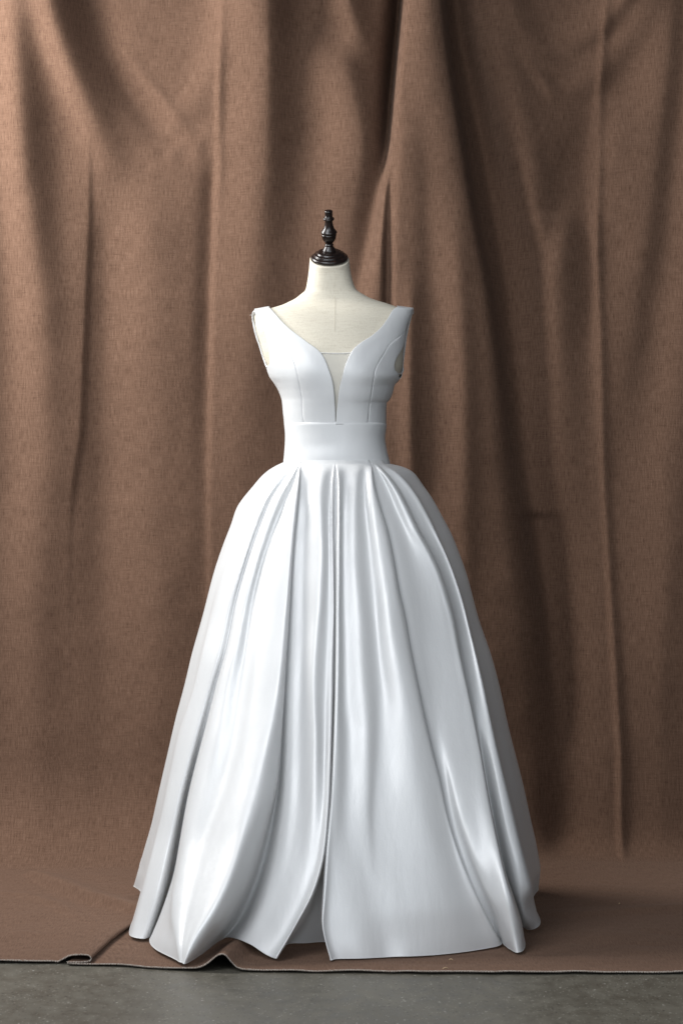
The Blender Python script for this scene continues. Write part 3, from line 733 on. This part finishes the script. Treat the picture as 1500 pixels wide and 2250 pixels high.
# control lines of the skirt: (photo pixels waist -> hem), offsets out (m) at upper / middle / lower height, hem height above the floor
LINES = [
 # back-left strip
 (SIL_L, (0, 0, 0), .034),
 ([(627, 1017), (600, 1040), (563, 1085), (537, 1125), (503, 1220), (470, 1315), (451, 1396), (422, 1522), (394, 1606), (369, 1718), (352, 1800), (335, 1881), (314, 1962)], (0, -.006, -.05), .03),
 ([(628, 1018), (603, 1044), (568, 1090), (542, 1132), (508, 1226), (473, 1322), (451, 1402), (421, 1528), (393, 1612), (368, 1724), (350, 1806), (330, 1887), (308, 1967), (284, 2053)], (0, .004, .012), .012),
 ([(632, 1018), (609, 1050), (580, 1095), (556, 1150), (523, 1240), (482, 1335), (462, 1380), (438, 1480), (411, 1578), (389, 1676), (372, 1752), (346, 1850), (323, 1950), (298, 2061)], (.004, .016, .022), .012),
 ([(640, 1018), (618, 1050), (590, 1090), (564, 1150), (537, 1230), (503, 1340), (480, 1440), (452, 1540), (420, 1660), (398, 1746), (376, 1850), (352, 1960), (322, 2063)], (.004, .008, .004), .012),
 # valley, then the left bag fold
 ([(654, 1020), (623, 1055), (594, 1096), (568, 1156), (550, 1204), (531, 1264), (516, 1324), (496, 1424), (475, 1494), (453, 1578), (427, 1676), (408, 1754), (392, 1843), (376, 1930), (360, 1990), (346, 2036)], (-.010, -.011, -.048), .012),
 ([(655, 1020), (626, 1055), (600, 1092), (574, 1150), (555, 1202), (536, 1263), (520, 1324), (499, 1426), (479, 1493), (457, 1580), (431, 1676), (412, 1754), (396, 1843), (380, 1930), (370, 1962), (352, 2012), (328, 2066)], (-.006, -.008, -.044), .012),
 ([(656, 1020), (629, 1055), (606, 1089), (580, 1145), (560, 1199), (541, 1261), (523, 1323), (501, 1428), (483, 1492), (461, 1582), (435, 1676), (416, 1754), (398, 1843), (384, 1930), (377, 1972), (366, 2030), (345, 2091)], (-.002, -.004, -.036), .012),
 ([(657, 1020), (633, 1055), (612, 1086), (585, 1139), (564, 1197), (546, 1259), (526, 1322), (504, 1430), (488, 1490), (465, 1585), (440, 1676), (421, 1754), (401, 1843), (387, 1928), (378, 1975), (377, 2015), (383, 2055), (391, 2113)], (.004, .006, .004), .012),
 ([(657.5, 1020), (638, 1055), (620, 1086), (597, 1139), (576, 1197), (558, 1259), (540, 1322), (518, 1430), (500, 1500), (482, 1600), (458, 1690), (438, 1770), (418, 1850), (404, 1928), (396, 1985), (392, 2030), (392, 2072), (396, 2116)], (.006, .008, .010), .012),
 ([(658, 1020), (642, 1060), (630, 1090), (608, 1140), (590, 1190), (573, 1240), (557, 1310), (542, 1424), (526, 1536), (510, 1640), (484, 1740), (450, 1834), (427, 1928), (410, 2010), (400, 2072), (399, 2117)], (-.014, -.034, -.022), .012),
 ([(659, 1020), (646, 1075), (630, 1151), (608, 1228), (592, 1300), (574, 1400), (560, 1500), (540, 1620), (512, 1732), (478, 1834), (454, 1928), (430, 2010), (411, 2072), (401.5, 2118)], (.006, .008, .008), .012),
 ([(659.5, 1019), (650, 1072), (641, 1132), (634, 1192), (627, 1252), (619, 1324), (606, 1452), (595, 1536), (580, 1620), (564, 1690), (545, 1756), (522, 1865), (495, 1944), (464, 2006), (424, 2069), (404, 2119)], (.014, .022, .034), .012),
 ([(660, 1019), (655, 1072), (648, 1132), (642, 1192), (636, 1252), (630, 1330), (620, 1452), (609, 1550), (592, 1650), (575, 1740), (548, 1840), (518, 1935), (484, 2010), (446, 2070), (420, 2113)], (.014, .026, .028), .012),
 ([(660.5, 1019), (657, 1072), (652, 1132), (646, 1192), (642, 1252), (637, 1340), (630, 1452), (622, 1564), (608, 1718), (588, 1800), (560, 1890), (528, 1970), (492, 2030), (447, 2096)], (.002, .004, .004), .012),
 ([(661, 1020), (655, 1072), (648, 1132), (641, 1192), (637, 1252), (633, 1340), (627, 1452), (620, 1564), (611, 1718), (598, 1800), (578, 1890), (550, 1970), (520, 2030), (490, 2062)], (-.010, -.011, -.018), .014),
 # left centre panel
 ([(662, 1020), (664, 1060), (662, 1100), (657, 1192), (653, 1252), (649, 1340), (644, 1452), (638, 1564), (632, 1700), (624, 1800), (608, 1890), (582, 1970), (552, 2030), (525, 2065)], (-.012, -.016, -.018), .036),
 ([(690, 1018), (680, 1060), (674, 1100), (672, 1192), (670, 1300), (667, 1452), (662, 1564), (660, 1700), (655, 1800), (643, 1880), (618, 1960), (588, 2030), (554, 2077)], (-.010, -.012, -.012), .030),
 ([(715, 1018), (706, 1060), (703, 1090), (705, 1144), (707, 1216), (702, 1320), (692, 1424), (688, 1508), (692, 1620), (690, 1732), (688, 1800), (680, 1880), (656, 1960), (622, 2030), (580, 2095)], (.014, .019, .008), .018),
 ([(732, 1018), (724, 1060), (720, 1144), (721, 1250), (719, 1340), (715, 1452), (712, 1564), (712, 1700), (709, 1800), (700, 1880), (680, 1950), (648, 2020), (598, 2104)], (-.002, -.002, .010), .012),
 ([(735.5, 1018), (731, 1060), (730, 1144), (732, 1240), (733, 1340), (731, 1424), (728, 1592), (723, 1746), (718, 1818), (712, 1875), (700, 1928), (684, 1972), (660, 2016), (608, 2107)], (.004, .006, .016), .012),
 ([(737, 1018), (735, 1060), (734, 1144), (735, 1240), (735, 1340), (734, 1424), (730, 1592), (725, 1746), (716, 1850), (703, 1930), (688, 1990), (664, 2036), (632, 2074)], (-.013, -.020, -.07), .012),
 # underlay of the centre pleat
 ([(738, 1018), (737.5, 1060), (737, 1144), (737, 1240), (736.5, 1340), (735, 1424), (731, 1592), (727, 1746), (719, 1850), (711, 1930), (702, 1990), (690, 2036), (676, 2073)], (-.016, -.026, -.085), .012),
 ([(738.5, 1018), (739, 1060), (738.5, 1144), (738, 1240), (737.5, 1340), (736, 1424), (732, 1592), (728, 1746), (721, 1850), (717, 1930), (716, 1990), (718, 2036), (722, 2073)], (-.013, -.020, -.07), .012),
 # right centre panel
 ([(739, 1018), (741.5, 1060), (741, 1144), (740, 1240), (739, 1340), (738, 1424), (734, 1592), (728, 1746), (718, 1865), (712, 1959), (707, 2031), (712, 2060), (726, 2111)], (.006, .008, .014), .008),
 ([(739.5, 1018), (745, 1060), (746, 1144), (746, 1240), (745, 1340), (745, 1424), (743, 1592), (738, 1746), (730, 1865), (724, 1959), (718, 2031), (723, 2066), (737, 2109)], (.012, .014, .020), .007),
 ([(757, 1018), (756, 1072), (753, 1144), (754, 1300), (756, 1424), (758, 1540), (764, 1620), (763, 1700), (760, 1774), (762, 1850), (768, 1918), (770, 1990), (778, 2050), (794, 2108)], (-.010, -.016, -.004), .007),
 ([(786, 1018), (783, 1072), (781, 1120), (781, 1200), (786, 1300), (792, 1368), (798, 1508), (806, 1620), (806, 1720), (804, 1800), (808, 1900), (828, 2000), (856, 2103)], (.008, .012, .006), .007),
 ([(803, 1018), (798, 1060), (800, 1110), (808, 1200), (817, 1300), (828, 1424), (836, 1536), (834, 1640), (830, 1704), (826, 1774), (834, 1880), (872, 2000), (905, 2102)], (-.008, -.018, -.016), .007),
 ([(811, 1018), (812, 1060), (817, 1120), (830, 1200), (843, 1288), (862, 1424), (878, 1508), (892, 1592), (908, 1704), (922, 1774), (946, 1864), (970, 1950), (996, 2030), (1020, 2093)], (.016, .027, .024), .007),
 ([(815, 1017), (818, 1060), (828, 1108), (843, 1170), (857, 1240), (868, 1300), (886, 1390), (902, 1470), (922, 1560), (942, 1650), (962, 1744), (984, 1830), (1014, 1930), (1042, 2000), (1072, 2084)], (.020, .026, .020), .008),
 ([(816, 1017), (821, 1060), (833, 1108), (850, 1163), (864, 1228), (874, 1288), (888, 1348), (907, 1452), (924, 1536), (944, 1626), (963, 1704), (982, 1792), (1004, 1864), (1040, 1954), (1069, 2015), (1101, 2078)], (.006, .006, .006), .010),
 ([(816.5, 1018), (819, 1060), (830, 1108), (846, 1163), (860, 1228), (870, 1288), (884, 1348), (903, 1452), (920, 1536), (940, 1626), (960, 1704), (980, 1792), (1003, 1864), (1040, 1954), (1070, 2012), (1100, 2068)], (-.011, -.014, -.024), .014),
 # right pleat underlay and ridge
 ([(818, 1018), (832, 1060), (845, 1108), (864, 1163), (879, 1228), (890, 1288), (904, 1348), (924, 1452), (941, 1536), (960, 1626), (978, 1704), (997, 1792), (1019, 1864), (1054, 1954), (1082, 2013), (1105, 2072)], (-.014, -.022, -.028), .012),
 ([(820, 1018), (846, 1060), (864, 1108), (887, 1163), (908, 1228), (925, 1288), (938, 1348), (950, 1452), (962, 1536), (976, 1626), (990, 1704), (1008, 1792), (1030, 1864), (1064, 1954), (1090, 2015), (1111, 2080)], (-.016, -.022, -.022), .012),
 ([(822, 1018), (841, 1043), (862, 1077), (885, 1125), (905, 1168), (928, 1211), (951, 1264), (969, 1324), (978, 1365), (990, 1440), (1005, 1536), (1020, 1640), (1034, 1740), (1052, 1830), (1072, 1910), (1096, 1995), (1122, 2088)], (.008, .008, .006), .010),
 ([(823, 1018), (846, 1043), (869, 1077), (893, 1125), (913, 1168), (937, 1211), (961, 1264), (980, 1324), (990, 1360), (1005, 1438), (1026, 1536), (1046, 1648), (1062, 1754), (1082, 1850), (1098, 1920), (1116, 1995), (1136, 2094)], (.018, .022, .018), .010),
 ([(825, 1018), (851, 1043), (876, 1077), (900, 1125), (920, 1168), (944, 1211), (968, 1264), (988, 1324), (997, 1360), (1011, 1438), (1034, 1551), (1054, 1648), (1073, 1754), (1095, 1864), (1113, 1936), (1131, 1990), (1146, 2040), (1152, 2086)], (.010, .014, .010), .012),
 ([(828, 1018), (853, 1043), (878, 1077), (902, 1125), (923, 1168), (946, 1211), (969, 1264), (989, 1324), (998, 1360), (1012, 1438), (1034, 1551), (1054, 1648), (1073, 1754), (1095, 1864), (1114, 1936), (1132, 1988), (1146, 2036)], (-.011, -.013, -.024), .014),
 ([(834, 1018), (864, 1043), (894, 1077), (923, 1125), (947, 1168), (970, 1211), (990, 1254), (1010, 1324), (1018, 1360), (1035, 1438), (1056, 1551), (1074, 1648), (1093, 1754), (1115, 1864), (1135, 1950), (1152, 2015), (1164, 2043)], (-.004, -.004, -.006), .016),
 ([(838, 1018), (872, 1040), (904, 1075), (934, 1125), (959, 1175), (988, 1240), (1012, 1310), (1024, 1354), (1051, 1466), (1079, 1592), (1104, 1704), (1130, 1810), (1142, 1864), (1167, 1954), (1185, 2034)], (.010, .016, .014), .022),
 ([(842, 1018), (876, 1038), (908, 1073), (938, 1122), (963, 1173), (991, 1238), (1015, 1308), (1028, 1354), (1054, 1462), (1081, 1588), (1106, 1700), (1132, 1804), (1145, 1858), (1160, 1920), (1170, 1990)], (-.010, -.014, -.03), .03),
 (SIL_R, (0, 0, 0), .034),
]

def build_skirt(root):
    rows = 230
    t = np.linspace(0, 1, rows)
    t = t ** 1.12
    silL = [(b, a) for a, b in SIL_L]; silR = [(b, a) for a, b in SIL_R]
    sl = np.array(silL); sr = np.array(silR)
    def sil(tab, py):
        return pchip(tab[:, 0], tab[:, 1], np.maximum(py, tab[0, 0]))
    def base(px, py, off):
        y = np.zeros_like(px)
        for _ in range(6):
            P = W(px, py, y)
            pz = 1125 + (CAM_H - P[:, 2]) * 1000
            pz = np.minimum(pz, 2022)
            l = (sil(sl, pz) - 750) / 1000; r = (sil(sr, pz) - 750) / 1000
            c, R = (l + r) / 2, (r - l) / 2
            k = interp([(1000, .90), (1040, .86), (1120, .81), (1500, .90), (2022, 1.02)], pz)
            s = np.clip((P[:, 0] - c) / R, -1, 1)
            y = -R * k * np.sqrt(np.maximum(0, 1 - np.abs(s) ** 2.1)) - off
        return y
    lines = []
    for pts, (o1, o2, o3), lift in LINES:
        p = np.array(pts, float)
        q = p[0, 1] + (p[-1, 1] - p[0, 1]) * t
        # keep keys strictly increasing
        py = p[:, 1] + np.arange(len(p)) * 1e-3
        px = pchip(py, p[:, 0], q)
        o1, o2, o3 = (v * (.54 if v < 0 else .64) for v in (o1, o2, o3))
        off = interp([(0, 0), (.014, o1 * .5), (.06, o1), (.13, o1), (.5, o2), (.86, o3), (1, o3)], t)
        y = base(px, q, off)
        yh = float(floor_y(p[-1, 1], lift))
        dy = yh - y[-1]
        y = y + dy * np.clip(t, 0, 1) ** 3.0
        P = W(px, q, y)
        lines.append(P)
    front = np.stack(lines, 0)
    front = gsmooth(front, 2.0, 1)
    # back half: soft folds closing the cone
    nb = 19
    L0, R0 = front[0], front[-1]
    back = []
    for i in range(1, nb):
        a = math.pi * i / nb
        c = (L0 + R0) / 2; Rv = np.linalg.norm((R0 - L0)[:, :2], axis=1) / 2
        f = 1 + .06 * t * (1 if i % 2 else -1) * (0.7 + .5 * random.random())
        yb = (L0[:, 1] * (1 - i / nb * 0 - 0.5) + R0[:, 1] * .5)
        P = np.stack([c[:, 0] + Rv * math.cos(a) * f, yb + (Rv * interp([(0, .80), (1, .98)], t)) * math.sin(a) * f,
                      L0[:, 2] * (i / nb) + R0[:, 2] * (1 - i / nb)], -1)
        P[:, 2] += -.025 * t ** 4 * math.sin(a)
        back.append(P)
    allP = np.concatenate([front, np.stack(back, 0)], 0)
    segs = 10
    G = catmull(allP, segs, closed=True)
    # soften across, wrapped
    r = 6; sig = 2.0
    k = np.exp(-0.5 * (np.arange(-r, r + 1) / sig) ** 2); k /= k.sum()
    G = sum(w * np.roll(G, s, 0) for w, s in zip(k, range(-r, r + 1)))
    # faint hand of the cloth
    nz = smooth_noise(G.shape[:2], (70, 5), 5) * .0012 + smooth_noise(G.shape[:2], (150, 9), 8) * .0004 + smooth_noise(G.shape[:2], (60, 22), 6) * .0004
    # normals for displacement
    du = np.roll(G, -1, 0) - np.roll(G, 1, 0); dv = np.gradient(G, axis=1)
    nn = np.cross(du, dv); nn /= np.maximum(np.linalg.norm(nn, axis=-1, keepdims=True), 1e-9)
    amp = np.clip(t * 5, 0, 1)[None, :, None]
    G = G + nn * nz[..., None] * amp
    # the hem breaks unevenly where it meets the floor
    un = smooth_noise((G.shape[0], 2), (75, 1), 17)[:, :1]
    hemw = np.clip((t - .955) / .045, 0, 1)[None] ** 2
    G[:, :, 1] -= .0045 * un * hemw
    G[:, :, 2] += .0012 * np.abs(un) * hemw
    G[:, :, 2] = np.maximum(G[:, :, 2], .0065)
    top = G[:, :1].copy()
    cc = top.mean(0, keepdims=True)
    top = cc + (top - cc) * np.array([.965, .95, 1]); top[..., 2] += .007
    G = np.concatenate([top, G], 1)
    sk = grid_mesh('skirt', G, M_SATIN, None, closed_u=True)
    keep(sk, root)
    sk['label'] = 'full pleated satin skirt parted at its centre pleat'
    hem = np.concatenate([G[:, -1], G[:1, -1]], 0)
    h = tube('hem_edge', hem + np.array([0, 0, .0006]), .0008, M_SATIN, None, 6); keep(h, root)

def build_dress():
    root = empty('wedding_dress', (-.014, .01, 0), 'white satin sleeveless ball gown with plunging neckline worn by the dress form', 'dress')
    build_bodice(root)
    build_skirt(root)
build_dress()

# ------------------------------------------------------------------ scraps of lint on the cloth
def lint(px, py, ln, ang, label, mat=M_LINT):
    y = float(floor_y(py, .008)); p = W([px], [py], [y])[0]
    q = np.linspace(-.5, .5, 7)
    P = np.stack([p[0] + q * ln * math.cos(ang), p[1] + q * ln * math.sin(ang), .0078 + .0012 * np.cos(q * 5)], -1)
    o = tube('lint', P, .0011 * (1 - (q * 1.6) ** 2 * .8), mat, None, 6)
    o['label'] = label; o['category'] = 'lint'; o['group'] = 'scraps of lint on the cloth'
lint(978, 2127, .012, .3, 'longer pale straw scrap on the brown cloth, the one closer to its stitched edge')
lint(990, 2108, .008, -.2, 'shorter pale straw scrap on the brown cloth, the one lying closer to the satin hem')
lint(1360, 1985, .005, .8, 'tiny pale scrap on the brown cloth well to the side of the gown')
